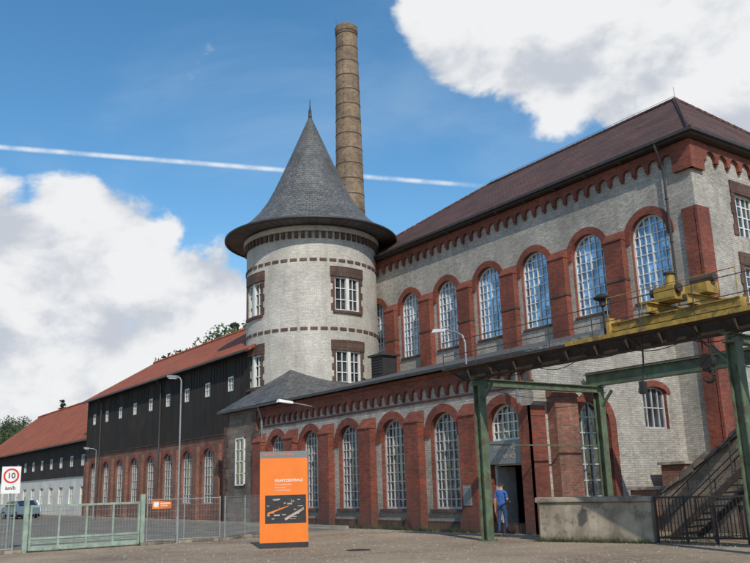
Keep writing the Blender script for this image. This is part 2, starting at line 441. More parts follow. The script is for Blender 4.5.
E.box(XL-ov, XR+ov, YF-ov, YB+ov, 15.55, 15.74, 'soffit')
E.beam((XL-ov, YF-ov-.07, 15.72), (XR+ov+.14, YF-ov-.07, 15.72), .15, .13, 'gutter')
E.beam((XR+ov+.07, YF-ov-.14, 15.721), (XR+ov+.07, YB+ov, 15.721), .15, .13, 'gutter')
E.path([(-19.95, 29.22, 15.7), (-19.95, 29.25, 15.45), (-19.95, 29.6, 14.75), (-19.95, 29.64, 14.5), (-19.95, 29.64, 8.2)], .055, 'gutter')
for z in (9.5, 11.3, 13.2): E.cyl((-19.95, 29.64, z), (-19.95, 29.64, z+.06), .08, .08, 'gutter', 8)
for x in range(-44, -19, 2): E.box(x, x+.1, YF-ov+.03, YF-.01, 15.46, 15.548, 'soffit')
# lightning conductor along ridge and hip
E.path([Vector(r1)+Vector((0, 0, .22)), Vector(r2)+Vector((0, 0, .22)), Vector(e[1])+Vector((-.3, .3, .45))], .012, 'gutter', 5)
E.cyl(Vector(r2), Vector(r2)+Vector((0, 0, .75)), .014, .008, 'gutter', 5)
E.finish()
B = Part('brick_piers', H)
B.box(-19.9, -18.9, 27.2, 28.4, 0, 2.2, 'rbrick2'); B.box(-20.0, -18.8, 27.1, 28.5, 2.2, 2.3, 'conc')
B.finish()

# ================================================================== WING
WG = group('arcaded_brick_wing')
YW, WX0, WX1 = 21.3, -41.0, -20.5
fw = front(YW); sw_ = side(WX1)
ww = [dict(c=-22.03-3.39*i, w=1.7, z0=.8, zs=3.65) for i in range(1, 6)]
door = dict(c=-22.03, w=1.7, z0=0.0, zs=3.65)
W = Part('walls', WG); G_ = Part('window_glass', WG); F_ = Part('window_frames', WG); T = Part('red_brick_trim', WG)
wall(W, fw, WX0, WX1, 0, 6.0, ww+[door], 'wbrick', rev=.35, rmat='rbrick')
eo = dict(c=24.35, w=1.7, z0=0.02, zs=3.7)
e2 = dict(c=28.1, w=1.5, z0=3.6, zs=5.0, k='arch', rise=.25)
wall(W, sw_, YW, YF, 0, 6.0, [eo, e2], 'wbrick', rev=.3, rmat='rbrick')
W.poly([(WX1, YW, 6.0), (WX1, YF, 6.0), (WX1, YF, 8.25)], 'wbrick')
W.finish()
for o in ww:
    window(G_, F_, fw, o, .27, 6, 10, 'glass', 'gframe', t=.038, heavy=(2, 4))
    arch_ring(T, fw, o, .34, .05, 'rbrick', down=.1)
    fbox(T, fw, o['c']-.95, o['c']+.95, .68, .798, -.02, .1, 'trim')
arch_ring(T, fw, door, .34, .05, 'rbrick', down=.1)
arch_ring(T, sw_, eo, .36, .05, 'rbrick', down=3.6)
arch_ring(T, sw_, e2, .25, .05, 'rbrick', down=.0)
window(G_, F_, sw_, eo, .26, 4, 8, 'glass', 'gframe')
window(G_, F_, sw_, e2, .2, 4, 2, 'glass', 'gframe')
for i in range(0, 7):
    u = -20.33-3.39*i
    if i == 0: fbox(T, fw, -21.0, WX1+.1, 0, 4.3, -.03, .3, 'rbrick')
    else:
        pilaster(T, fw, u-.46, u+.46, 0, 4.2, .34, 'rbrick', cap=.5)
        fbox(T, fw, u-.52, u+.52, 0, .45, -.02, .4, 'rbrick')
fbox(T, sw_, YW-.3, YW+.4, 0, 4.3, -.03, .12, 'rbrick')
pilaster(T, sw_, 21.95, 23.1, 0, 4.6, .4, 'rbrick2', cap=.5)
frieze(T, fw, WX0, WX1, 5.2, 5.9, .565, .4, .13, 'rbrick', corb=.08)
fbox(T, fw, WX0, WX1, 4.98, 5.06, -.02, .04, 'rbrick')
fbox(T, fw, WX0, WX1+.14, 5.9, 6.05, -.03, .2, 'rbrick')
fbox(T, fw, WX0, WX1, 0, .35, -.03, .06, 'trim')
T.finish()
tr = dict(c=-22.03, w=1.7, z0=3.2, zs=3.65)
window(G_, F_, fw, tr, .27, 6, 4, 'glass', 'wframe')
fbox(F_, fw, -22.88, -21.18, 2.32, 3.2, -.3, -.24, 'gframe')
fbox(F_, fw, -22.88, -22.78, 0, 2.32, -.32, -.22, 'gframe'); fbox(F_, fw, -21.28, -21.18, 0, 2.32, -.32, -.22, 'gframe')
F_.beam((-22.80, YW+.35, 1.15), (-22.80, YW+1.15, 1.15), .05, 2.25, 'gframe')
G_.finish(); F_.finish()
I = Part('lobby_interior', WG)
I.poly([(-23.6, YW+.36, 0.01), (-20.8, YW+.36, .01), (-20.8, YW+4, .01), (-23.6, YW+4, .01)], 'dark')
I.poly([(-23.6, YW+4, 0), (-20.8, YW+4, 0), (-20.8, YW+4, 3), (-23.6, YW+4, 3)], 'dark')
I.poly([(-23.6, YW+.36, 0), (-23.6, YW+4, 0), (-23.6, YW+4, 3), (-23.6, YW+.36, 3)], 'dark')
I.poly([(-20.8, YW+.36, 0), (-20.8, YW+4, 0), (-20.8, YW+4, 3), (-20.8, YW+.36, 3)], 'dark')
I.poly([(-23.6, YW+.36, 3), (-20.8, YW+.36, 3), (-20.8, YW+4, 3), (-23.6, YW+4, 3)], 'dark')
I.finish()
R = Part('lean_to_roof', WG)
R.hexa([(WX0, YW-.38, 6.06), (WX1+.25, YW-.38, 6.06), (WX1+.25, YF+.05, 8.2), (WX0, YF+.05, 8.2), (WX0, YW-.38, 6.2), (WX1+.25, YW-.38, 6.2), (WX1+.25, YF+.05, 8.36), (WX0, YF+.05, 8.36)], 'slate')
R.beam((WX0, YW-.46, 6.12), (WX1+.25, YW-.46, 6.12), .14, .12, 'gutter')
R.path([(-20.9, YW-.4, 6.1), (-20.9, YW-.36, 5.7), (-20.9, YW-.36, 4.4)], .05, 'pipe')
R.path([(-40.3, YW-.46, 6.1), (-40.3, YW-.2, 5.4), (-40.3, YW-.2, .3)], .05, 'pipe')
R.finish()
RV = Part('roof_vent', WG)
RV.box(-38.6, -37.5, 27.2, 28.2, 7.4, 8.9, 'black'); RV.box(-38.75, -37.35, 27.05, 28.35, 8.9, 9.02, 'gutter')
for k in range(6): RV.box(-38.5, -37.6, 27.16, 27.2, 7.95+k*.15, 8.02+k*.15, 'gutter')
RV.finish()
CB = Part('wall_cabinet_and_pipes', WG)
CB.box(-24.05, -23.6, YW-.36, YW-.02, .95, 1.65, 'galv'); CB.box(-23.99, -23.66, YW-.375, YW-.36, 1.02, 1.58, 'sgrey')
CB.path([(-23.82, YW-.1, 1.65), (-23.82, YW-.1, 4.6)], .015, 'gutter', 6)
CB.finish()

def text(name, s, parent, loc, rot, size, mat, align='CENTER', ext=.004, bold=0):
    c = bpy.data.curves.new(name, 'FONT'); c.body = s; c.size = size; c.align_x = align; c.align_y = 'CENTER'
    c.extrude = ext; c.offset = bold; c.materials.append(M[mat])
    o = bpy.data.objects.new(name, c); COL.objects.link(o); o.parent = parent; o.location = loc; o.rotation_euler = rot
    return o
ES = group('entrance_sign', (-21.98, YW-.12, 2.78))
p = Part('panel', ES); p.box(-.8, .8, 0, .06, -.41, .41, 'sgrey'); p.box(-.83, .83, .06, .34, -.38, .38, 'galv'); p.finish()
text('lettering', 'EINGANG', ES, (.03, -.006, .16), (PI/2, 0, 0), .26, 'slight', bold=.003)
text('lettering_english', 'ENTRANCE', ES, (.03, -.006, -.16), (PI/2, 0, 0), .22, 'slight', bold=.003)

# ================================================================== TOWER
TW = group('round_stair_tower')
TC, TR = (-43.9, 26.5), 4.1
ft = FrC(TC, TR)
def mkuv(cx, cy, ku, kv):
    def f(co, ce):
        t = math.atan2(co.y-cy, co.x-cx); tc_ = math.atan2(ce.y-cy, ce.x-cx)
        if t-tc_ > PI: t -= 2*PI
        if tc_-t > PI: t += 2*PI
        return (t*ku, co.z*kv)
    return f
uvt = mkuv(TC[0], TC[1], TR, 1)
W = Part('walls', TW, uvf=uvt); T = Part('stone_trim', TW, uvf=uvt); G_ = Part('window_glass', TW); F_ = Part('window_frames', TW)
full = PI*TR
def topen(z0, zs): return [dict(c=a*TR, w=1.75, z0=z0, zs=zs, k='rect') for a in (-PI/2, 0, PI/2)]
up_, lo_ = topen(11.8, 13.85), topen(7.55, 9.45)
wall(W, ft, -full, full, 10.6, 17.0, up_, 'tbrick', rev=.22)
wall(W, ft, -full, full, 0, 10.6, lo_, 'tbrick', rev=.22)
for o in up_+lo_:
    window(G_, F_, ft, o, .16, 4, 3, 'glass', 'wframe', t=.05, fw=.1, heavy=(2,))
    fbox(F_, ft, o['c']-.11, o['c']+.11, o['z0'], o['zs'], -.2, -.02, 'wframe')
    fbox(T, ft, o['c']-1.15, o['c']+1.15, o['zs'], o['zs']+.6, -.03, .08, 'trim')
    fbox(T, ft, o['c']-1.0, o['c']+1.0, o['z0']-.16, o['z0']-.002, -.03, .12, 'trim')
    for s_ in (-1, 1):
        for kk in range(5):
            w_ = .12 if kk % 2 else .24
            a = o['c']+s_*.875; b_ = a+s_*w_; zz = o['z0']+kk*(o['zs']-o['z0'])/5
            fbox(T, ft, min(a, b_), max(a, b_), zz, zz+(o['zs']-o['z0'])/5-.01, -.03, .045, 'trim')
for zb in (14.75, 10.62):
    k = 44
    for i in range(k):
        a = -full+2*full*i/k
        fbox(T, ft, a, a+2*full/k*.72, zb, zb+.16, -.03, .05, 'trim')
for i in range(64):
    a = -full+2*full*i/64
    fbox(T, ft, a, a+2*full/64*.5, 16.15, 16.55, -.03, .14, 'trim')
fbox(T, ft, -full, full, 16.55, 16.85, -.03, .2, 'tbrick')
W.finish(); T.finish(); G_.finish(); F_.finish()
C = Part('bellcast_slate_cone', TW, uvf=mkuv(TC[0], TC[1], 3.6, 1.15))
C.lathe(TC[0], TC[1], [(4.15, 16.95), (5.38, 17.0), (5.4, 17.1), (4.8, 17.42), (4.1, 17.98), (3.45, 18.68), (2.88, 19.5), (2.38, 20.45), (1.84, 21.65), (1.26, 23.0), (.63, 24.5), (.1, 25.75)], 'slate', 72)
C.finish()
S_ = Part('finial', TW, smooth=True)
S_.cyl((TC[0], TC[1], 25.5), (TC[0], TC[1], 26.3), .13, .1, 'gutter'); S_.cyl((TC[0], TC[1], 26.3), (TC[0], TC[1], 27.1), .05, .02, 'gutter')
S_.lathe(TC[0], TC[1], [(5.36, 16.93), (5.5, 16.97), (5.5, 17.08), (5.36, 17.1)], 'gutter', 64)
S_.finish()

AN = group('stone_annex')
W = Part('walls', AN); W.box(-45.0, -41.02, 21.15, 29.0, 0, 6.15, 'stone')
for i in range(10):
    w_ = .55 if i % 2 else .35
    W.box(-41.02-w_, -40.98, 21.11, 21.5, i*.6+.02, i*.6+.58, 'trim'); W.box(-45.04, -45.0+w_, 21.11, 21.5, i*.6+.02, i*.6+.58, 'trim')
W.finish()
a_ = dict(c=-42.9, w=1.1, z0=2.0, zs=4.6, k='rect')
G_ = Part('window', AN); fa = front(21.15); window(G_, G_, fa, a_, -.02, 2, 4, 'glassd', 'wframe'); G_.finish()
R = Part('slate_roof', AN)
ap, ap2 = (-41.2, 23.4, 8.35), (-41.2, 29, 8.35)
R.poly([(-45.35, 20.8, 6.2), (-37.4, 20.8, 6.22), ap], 'slate'); R.poly([(-45.35, 20.8, 6.2), ap, ap2, (-45.35, 29, 6.2)], 'slate')
R.poly([(-37.4, 20.8, 6.22), (-37.4, 29, 6.22), ap2, ap], 'slate'); R.box(-45.35, -41, 20.78, 29, 6.08, 6.19, 'gutter')
R.finish()

# ================================================================== CHIMNEY
CH = group('brick_chimney', (-62.2, 41.9, 0))
p = Part('shaft', CH, uvf=mkuv(0, 0, 1.5, 1))
def cr(z): return 1.83-(1.83-1.06)*z/46.7
p.lathe(0, 0, [(2.3, 0), (2.3, 5), (cr(5), 5.4)]+[(cr(z), z) for z in range(8, 46, 3)]+[(1.05, 45.9), (1.14, 46.0), (1.15, 46.5), (1.06, 46.7), (.8, 46.7), (.75, 45)], 'cbrick', 40)
p.finish()
p = Part('iron_bands', CH)
z = 10.0
while z < 46:
    r0 = cr(z)+.025; p.lathe(0, 0, [(r0-.03, z), (r0, z), (r0, z+.09), (r0-.03, z+.09)], 'rust', 32); z += 1.55
for k in range(60):
    zz = 8+k*.63; a = 1.05
    rr = cr(zz); p.beam((rr*math.cos(a-.13), -rr*math.sin(a-.13), zz), ((rr+.2)*math.cos(a-.13), -(rr+.2)*math.sin(a-.13), zz), .03, .03, 'rust')
p.cyl((1.0*math.cos(2), -1.0*math.sin(2), 46.2), (1.0*math.cos(2), -1.0*math.sin(2), 47.6), .025, .012, 'rust', 6)
p.finish()

# ================================================================== BLACK TIMBER BUILDING
BB = group('black_timber_workshop')
yb = 22.5; fb = front(yb)
bx0, bx1 = -76.0, -44.2
ao = [dict(c=-46.9-3.39*i, w=1.75, z0=1.0, zs=3.55) for i in range(9)]
W = Part('brick_ground_floor', BB); G_ = Part('window_glass', BB); F_ = Part('window_frames', BB); T = Part('brick_piers', BB)
wall(W, fb, bx0, bx1, 0, 5.2, ao, 'rbrick2', rev=.3)
W.poly([(bx0, yb, 0), (bx0, yb+12, 0), (bx0, yb+12, 5.2), (bx0, yb, 5.2)], 'rbrick2')
W.finish()
for o in ao:
    window(G_, F_, fb, o, .22, 4, 6, 'glass', 'gframe', t=.05)
    arch_ring(T, fb, o, .28, .04, 'rbrick')
for i in range(10):
    u = -45.2-3.39*i
    fbox(T, fb, u-.35, u+.35, 0, 4.6, -.03, .22, 'rbrick2')
T.finish()
W = Part('board_cladding', BB)
so = [dict(c=-46.9-3.39*i, w=.78, z0=7.7, zs=8.6, k='rect') for i in range(9)]
wall(W, fb, bx0-.1, bx1, 5.2, 10.0, so, 'bwood', d=.12, rev=.15)
W.box(bx0-.1, bx1, yb-.12, yb+.1, 5.12, 5.2, 'soffit')
rr = random.Random(9)
for k in range(70):   # cover strips over board joints
    u = bx0+.45*k+.1
    if u > bx1-.1 or any(abs(u-q['c']) < q['w']/2+.06 for q in so): continue
    fbox(W, fb, u, u+.05, 5.22+rr.uniform(0, .1), 9.7, .11, .15, 'bwood')
W.poly([(bx0-.1, yb-.12, 5.2), (bx0-.1, yb+12, 5.2), (bx0-.1, yb+12, 10), (bx0-.1, yb+6, 13.6), (bx0-.1, yb-.12, 10)], 'bwood')
W.finish()
for o in so: window(G_, F_, Fr((0, yb-.12), (1, 0), (0, -1)), o, .08, 2, 2, 'glass', 'wframe', t=.05, fw=.09)
G_.finish(); F_.finish()
R = Part('orange_tile_roof', BB)
R.hexa([(bx0-.5, yb-.55, 9.72), (bx1+.6, yb-.55, 9.72), (bx1+.6, yb+6, 13.6), (bx0-.5, yb+6, 13.6), (bx0-.5, yb-.55, 9.9), (bx1+.6, yb-.55, 9.9), (bx1+.6, yb+6, 13.8), (bx0-.5, yb+6, 13.8)], 'otile')
R.poly([(bx0-.5, yb+12.5, 9.9), (bx1+.6, yb+12.5, 9.9), (bx1+.6, yb+6.01, 13.78), (bx0-.5, yb+6.01, 13.78)], 'otile')
ridge(R, (bx0-.5, yb+6, 13.82), (bx1+.6, yb+6, 13.82), 'otile')
R.beam((bx0-.5, yb-.63, 9.76), (bx1+.4, yb-.63, 9.76), .14, .12, 'gutter')
for u in (-58.2, -71.8): R.path([(u, yb-.6, 9.7), (u, yb-.25, 9.3), (u, yb-.28, .2)], .06, 'gutter')
R.finish()

B2 = group('low_workshop')
y2 = 23.0; f2 = front(y2); cx0, cx1 = -125.0, -76.3
W = Part('walls', B2); G_ = Part('window_glass', B2); F_ = Part('window_frames', B2)
o1 = [dict(c=-78.6-3.6*i, w=1.5, z0=1.0, zs=2.6, k='rect') for i in range(13)]
o2 = [dict(c=-78.6-3.6*i, w=1.1, z0=4.4, zs=5.4, k='rect') for i in range(13)]
wall(W, f2, cx0, cx1, 0, 3.5, o1, 'plaster', rev=.2); wall(W, f2, cx0, cx1, 3.5, 6.9, o2, 'bwood', d=.1, rev=.2)
for o in o1: window(G_, F_, f2, o, .15, 3, 2, 'glassd', 'wframe', t=.06)
for o in o2: window(G_, F_, Fr((0, y2-.1), (1, 0), (0, -1)), o, .1, 2, 2, 'glassd', 'wframe', t=.06)
W.poly([(cx0, y2, 0), (cx0, y2+14, 0), (cx0, y2+14, 6.9), (cx0, y2+7, 12.5), (cx0, y2, 6.9)], 'bwood')
W.finish(); G_.finish(); F_.finish()
R = Part('orange_tile_roof', B2)
R.hexa([(cx0-.5, y2-.6, 6.5), (cx1+.3, y2-.6, 6.5), (cx1+.3, y2+7, 12.5), (cx0-.5, y2+7, 12.5), (cx0-.5, y2-.6, 6.72), (cx1+.3, y2-.6, 6.72), (cx1+.3, y2+7, 12.75), (cx0-.5, y2+7, 12.75)], 'otile')
R.poly([(cx0-.5, y2+14.6, 6.7), (cx1+.3, y2+14.6, 6.7), (cx1+.3, y2+7.01, 12.74), (cx0-.5, y2+7.01, 12.74)], 'otile')
ridge(R, (cx0-.5, y2+7, 12.8), (cx1+.3, y2+7, 12.8), 'otile')
R.beam((cx0, y2-.68, 6.55), (cx1, y2-.68, 6.55), .14, .12, 'gutter')
R.finish()

# ================================================================== GANTRY CRANE
CR = group('gantry_crane')
yA, yB_ = 18.15, 23.9; xa, xb = -19.8, -10.9
def ibeam(p, a, b, w, h, mat):
    a, b = Vector(a), Vector(b)
    p.beam(a+Vector((0, 0, h/2-.015)), b+Vector((0, 0, h/2-.015)), w, .03, mat)
    p.beam(a-Vector((0, 0, h/2-.015)), b-Vector((0, 0, h/2-.015)), w, .03, mat)
    p.beam(a, b, .03, h-.062, mat)
def hcol(p, x, y, z1, mat, w=.28):
    p.box(x-w/2, x-w/2+.03, y-w/2, y+w/2, 0, z1, mat); p.box(x+w/2-.03, x+w/2, y-w/2, y+w/2, 0, z1, mat)
    p.box(x-w/2+.031, x+w/2-.031, y-.02, y+.02, 0, z1-.002, mat)
    p.box(x-w*.8, x+w*.8, y-w*.8, y+w*.8, 0.001, .03, mat)
    for s1 in (-1, 1):
        for s2 in (-1, 1): p.cyl((x+s1*w*.65, y+s2*w*.65, .03), (x+s1*w*.65, y+s2*w*.65, .06), .02, .02, 'rust', 6)
p = Part('columns', CR)
for (x, y) in ((xa, yA), (xa, yB_), (xb, yA), (xb, yB_)): hcol(p, x, y, 4.75, 'green')
for (x, y) in ((xa, yA), (xb, yA), (xa, yB_), (xb, yB_)):
    for s_ in (1, -1):
        if (x == xa and s_ == 1) or (x == xb and s_ == -1): p.beam((x, y, 4.15), (x+s_*.6, y, 4.78), .08, .08, 'green')
p.finish()
p = Part('cross_beams', CR)
ibeam(p, (xa, yA-.3, 4.87), (xa, yB_+.3, 4.87), .22, .24, 'green'); ibeam(p, (xb, yA-.3, 4.87), (xb, yB_+.3, 4.87), .22, .24, 'green')
p.beam((xa, yA+.2, 2.9), (xa, yB_-.2, 2.9), .04, .04, 'green')
p.finish()
p = Part('runway_beams', CR)
ibeam(p, (-20.7, yA, 5.23), (-4, yA, 5.23), .3, .46, 'rust'); ibeam(p, (xa-.5, yB_, 5.23), (-4, yB_, 5.23), .3, .46, 'green')
for k in range(16): p.box(-20.2+k*1.05, -20.16+k*1.05, yA-.145, yA+.145, 5.04, 5.42, 'rust')
p.box(-20.7, -4, yA-.03, yA+.03, 5.462, 5.53, 'rust'); p.box(xa-.5, -4, yB_-.03, yB_+.03, 5.462, 5.53, 'rust')
p.box(-20.7, -4, yA-.75, yA-.2, 5.3, 5.34, 'rust')
for k in range(10): p.beam((-20.4+k*1.75, yA-.15, 5.05), (-20.4+k*1.75, yA-.72, 5.28), .04, .05, 'rust')
p.beam((-15.4, yA-.76, 5.36), (-4, yA-.76, 5.36), .03, .12, 'yellow')
p.finish()
p = Part('walkway_railing', CR)
for k in range(11):
    x = -20.65+k*1.55; p.cyl((x, yA-.72, 5.34), (x, yA-.72, 6.2), .014, .014, 'rust', 6)
for z in (5.75, 6.2): p.cyl((-20.65, yA-.72, z), (-4.5, yA-.72, z), .012, .012, 'rust', 6)
p.finish()
p = Part('hanging_cables', CR)
for k in range(9): p.sag((-20.5+k*1.7, yA-.2, 5.02), (-18.8+k*1.7, yA-.2, 5.02), .1+.05*(k % 3), .012, 'black', 6)
p.sag((-12.0, yA+.3, 5.1), (-11.2, 21.5, 5.05), .7, .016, 'black'); p.sag((-12.1, yA+.3, 5.1), (-12.1, 23.6, 5.05), .45, .014, 'black')
p.sag((-14.5, yA, 5.5), (-20.5, 21.0, 5.85), .35, .01, 'black'); p.sag((xa, yA+.2, 4.7), (xa, yB_-.2, 4.7), .25, .01, 'black')
p.finish()
p = Part('yellow_crane_bridge', CR)
p.box(-14.3, -10.5, yA-.13, yA+.13, 5.6, 5.78, 'yellow'); p.box(-14.3, -10.5, yA-.17, yA+.17, 5.57, 5.6, 'yellow'); p.box(-14.3, -10.5, yA-.17, yA+.17, 5.78, 5.81, 'yellow')
for x in (-13.9, -10.9): p.cyl((x, yA-.11, 5.65), (x, yA+.11, 5.65), .15, .15, 'rust', 16)
for x in (-12.9, -11.7): ibeam(p, (x, yA-.4, 5.96), (x, yB_+.4, 5.96), .22, .28, 'yellow')
p.box(-14.35, -14.25, yA-.25, yA+.25, 5.5, 5.95, 'yellow')
p.box(-12.9, -12.3, yA-.05, yA+.55, 6.12, 6.5, 'yellow'); p.cyl((-13.05, yA+.1, 6.4), (-12.2, yA+.1, 6.4), .12, .12, 'rust', 14)
p.cyl((-12.6, yA+.3, 6.5), (-12.6, yA+.3, 6.85), .13, .11, 'yellow', 14); p.cyl((-12.6, yA+.3, 6.85), (-12.6, yA+.3, 6.9), .16, .16, 'rust', 14)
p.box(-12.0, -11.4, yA+.0, yA+.5, 6.12, 6.4, 'yellow'); p.cyl((-11.95, yA+.25, 6.5), (-11.3, yA+.25, 6.5), .11, .11, 'rust', 12)
for x in (-14.3, -13.2, -10.5): p.cyl((x, yA-.2, 5.81), (x, yA-.2, 6.5), .012, .012, 'yellow', 6)
p.cyl((-14.3, yA-.2, 6.5), (-10.5, yA-.2, 6.5), .012, .012, 'yellow', 6)
p.finish()
p = Part('hoist_and_hook', CR)
p.box(-12.9, -11.9, yA+.9, yA+1.6, 5.45, 5.78, 'black'); p.cyl((-12.75, yA+1.25, 5.5), (-12.05, yA+1.25, 5.5), .2, .2, 'black')
p.path([(-12.5, yA+1.2, 5.4), (-12.5, yA+1.2, 4.7)], .02, 'black', 6); p.path([(-12.3, yA+1.2, 5.4), (-12.3, yA+1.2, 4.7)], .02, 'black', 6)
p.cyl((-12.4, yA+1.1, 4.6), (-12.4, yA+1.3, 4.6), .2, .2, 'black', 14); p.box(-12.52, -12.28, yA+1.12, yA+1.28, 4.35, 4.6, 'black')
hk = [(-12.4, yA+1.2, 4.45)]+[(-12.4+.14*math.sin(t), yA+1.2, 4.2+.14*math.cos(t)) for t in [k*.5 for k in range(0, 10)]]
p.path(hk, .04, 'black', 6)
p.path([(-13.2, yA-.3, 5.5), (-13.25, yA-.3, 4.6), (-13.3, yA-.35, 4.1)], .022, 'black', 6); p.box(-13.37, -13.23, yA-.42, yA-.28, 3.8, 4.12, 'black')
p.finish()
SL = group('arm_street_lamp', (-20.35, 18.15, 5.46))
p = Part('pole', SL)
p.path([(0, 0, 0), (0, 0, .8), (-.12, 0, 1.05), (-.4, 0, 1.2), (-1.0, 0, 1.38)], .03, 'galv', 8); p.finish()
p = Part('lamp_head', SL)
p.hexa([(-1.6, -.09, 1.38), (-.95, -.07, 1.32), (-.95, .07, 1.32), (-1.6, .09, 1.38), (-1.55, -.06, 1.5), (-.95, -.045, 1.42), (-.95, .045, 1.42), (-1.55, .06, 1.5)], 'white'); p.finish()
ML = group('mushroom_lamp', (-14.6, 18.15, 5.5))
p = Part('lamp', ML)
p.cyl((0, 0, 0), (0, 0, 1.0), .03, .03, 'black', 8); p.lathe(0, 0, [(.03, .83), (.09, .88), (.09, 1.0), (.22, 1.06), (.24, 1.1), (.12, 1.2), (.0, 1.24)], 'black', 20); p.finish()

def street_lamp(x, y, h, dx, dy, arm=.5):
    o = group('street_lamp', (x, y, 0))
    p = Part('pole', o); p.cyl((0, 0, 0), (0, 0, .9), .055, .055, 'galv'); p.cyl((0, 0, .9), (0, 0, h-.1), .036, .026, 'galv')
    p.path([(0, 0, h-.1), (dx*arm*.4, dy*arm*.4, h+.02), (dx*arm, dy*arm, h+.05)], .022, 'galv'); p.finish()
    q = Part('lamp_head', o); q.beam((dx*arm, dy*arm, h+.06), (dx*(arm+.4), dy*(arm+.4), h+.1), .17, .09, 'galv'); q.beam((dx*(arm+.05), dy*(arm+.05), h-.0), (dx*(arm+.35), dy*(arm+.35), h+.03), .12, .04, 'white'); q.finish()
street_lamp(-28.6, 11.7, 5.75, -.8, -.6, .15)
street_lamp(-64, 19.6, 5.1, -.3, -.95)
WLm = group('wall_lamp', (-34.9, 21.3, 5.55))
p = Part('bracket', WLm); p.path([(0, 0, 0), (0, -.8, .12), (0, -1.5, .2)], .03, 'galv'); p.box(-.08, .08, -.04, .0, -.15, .15, 'galv'); p.finish()
p = Part('lamp_head', WLm); p.hexa([(-.15, -2.2, .2), (.15, -2.2, .2), (.1, -1.4, .14), (-.1, -1.4, .14), (-.1, -2.15, .34), (.1, -2.15, .34), (.07, -1.4, .25), (-.07, -1.4, .25)], 'white'); p.finish()

# ================================================================== CONCRETE WALL, FENCE, STAIRS
CT = group('concrete_wall')
p = Part('wall_body', CT)
p.hexa([(-18.3, 18.85, 0), (-14.95, 19.75, 0), (-15.1, 20.25, 0), (-18.45, 19.35, 0), (-18.3, 18.9, 1.1), (-14.95, 19.8, 1.1), (-15.1, 20.2, 1.1), (-18.45, 19.3, 1.1)], 'conc')
p.hexa([(-18.38, 18.8, 1.1), (-14.9, 19.73, 1.1), (-15.08, 20.3, 1.1), (-18.52, 19.4, 1.1), (-18.38, 18.82, 1.26), (-14.9, 19.75, 1.24), (-15.08, 20.28, 1.24), (-18.52, 19.38, 1.26)], 'conc')
o = p.finish()
md = o.modifiers.new('bev', 'BEVEL'); md.width = .035; md.segments = 2
BF = group('black_steel_fence')
p = Part('bars', BF)
fp0, fp1 = Vector((-14.85, 19.85, 0)), Vector((-12.6, 20.5, 0))
for z in (.15, 1.2): p.beam(fp0+Vector((0, 0, z)), fp1+Vector((0, 0, z)), .05, .05, 'black')
for k in range(25):
    q = fp0.lerp(fp1, k/24); w_ = .05 if k % 8 == 0 else .018
    p.beam(q+Vector((0, 0, 0 if k % 8 == 0 else .15)), q+Vector((0, 0, 1.24 if k % 8 == 0 else 1.2)), w_, w_, 'black')
p.finish()
ST = group('steel_staircase')
p = Part('steps', ST)
nst = 18; sx, sz = .235, .185
x0 = -15.25; ya, yb2 = 21.0, 22.3
for k in range(nst):
    x = x0+k*sx; z = (k+1)*sz
    p.box(x, x+.26, ya+.04, yb2-.04, z-.035, z, 'rust')
p.finish()
p = Part('stringers_and_posts', ST)
for y in (ya, yb2):
    p.beam((x0-.05, y, .02), (x0+nst*sx, y, nst*sz-.12), .04, .17, 'rust')
for k in (6, 12, 18):
    for y in (ya, yb2): p.box(x0+k*sx-.05, x0+k*sx+.05, y-.04, y+.04, 0, k*sz-.2, 'rust')
p.finish()
p = Part('handrails', ST)
for y in (ya, yb2):
    for h in (.55, 1.0): p.cyl((x0, y, h+.1), (x0+nst*sx, y, nst*sz+h-.08), .018, .018, 'black', 8)
    for k in range(0, 19, 3): p.cyl((x0+k*sx, y, k*sz+.05), (x0+k*sx, y, k*sz+1.08), .018, .018, 'black', 8)
p.finish()
RW = group('stone_ramp_wall')
p = Part('masonry', RW)
p.hexa([(-18.2, 24.3, 0), (-9, 24.3, 0), (-9, 25.3, 0), (-18.2, 25.3, 0), (-18.2, 24.3, 1.0), (-9, 24.3, 6.2), (-9, 25.3, 6.2), (-18.2, 25.3, 1.0)], 'stone')
rr = random.Random(3)
x = -18.3
while x < -9.2:
    l = rr.uniform(.3, .6); z = 1.0+(x+18.2)*.565; z2 = 1.0+(x+l+18.2)*.565; t = rr.uniform(.12, .28); o_ = rr.uniform(.02, .14); jz = rr.uniform(-.05, .06)
    p.hexa([(x, 24.3-o_, z+jz), (x+l-.03, 24.3-o_, z2-.02+jz), (x+l-.03, 25.35, z2-.02), (x, 25.35, z), (x, 24.33-o_, z+t), (x+l-.03, 24.33-o_, z2+t), (x+l-.05, 25.35, z2+t), (x, 25.35, z+t)], 'stone'); x += l
p.finish()
LB = group('low_brick_pier')
p = Part('pier', LB); p.box(-18.9, -18.0, 24.0, 24.9, 0, 1.35, 'rbrick2'); p.box(-18.97, -17.93, 23.93, 24.97, 1.35, 1.45, 'conc'); p.finish()

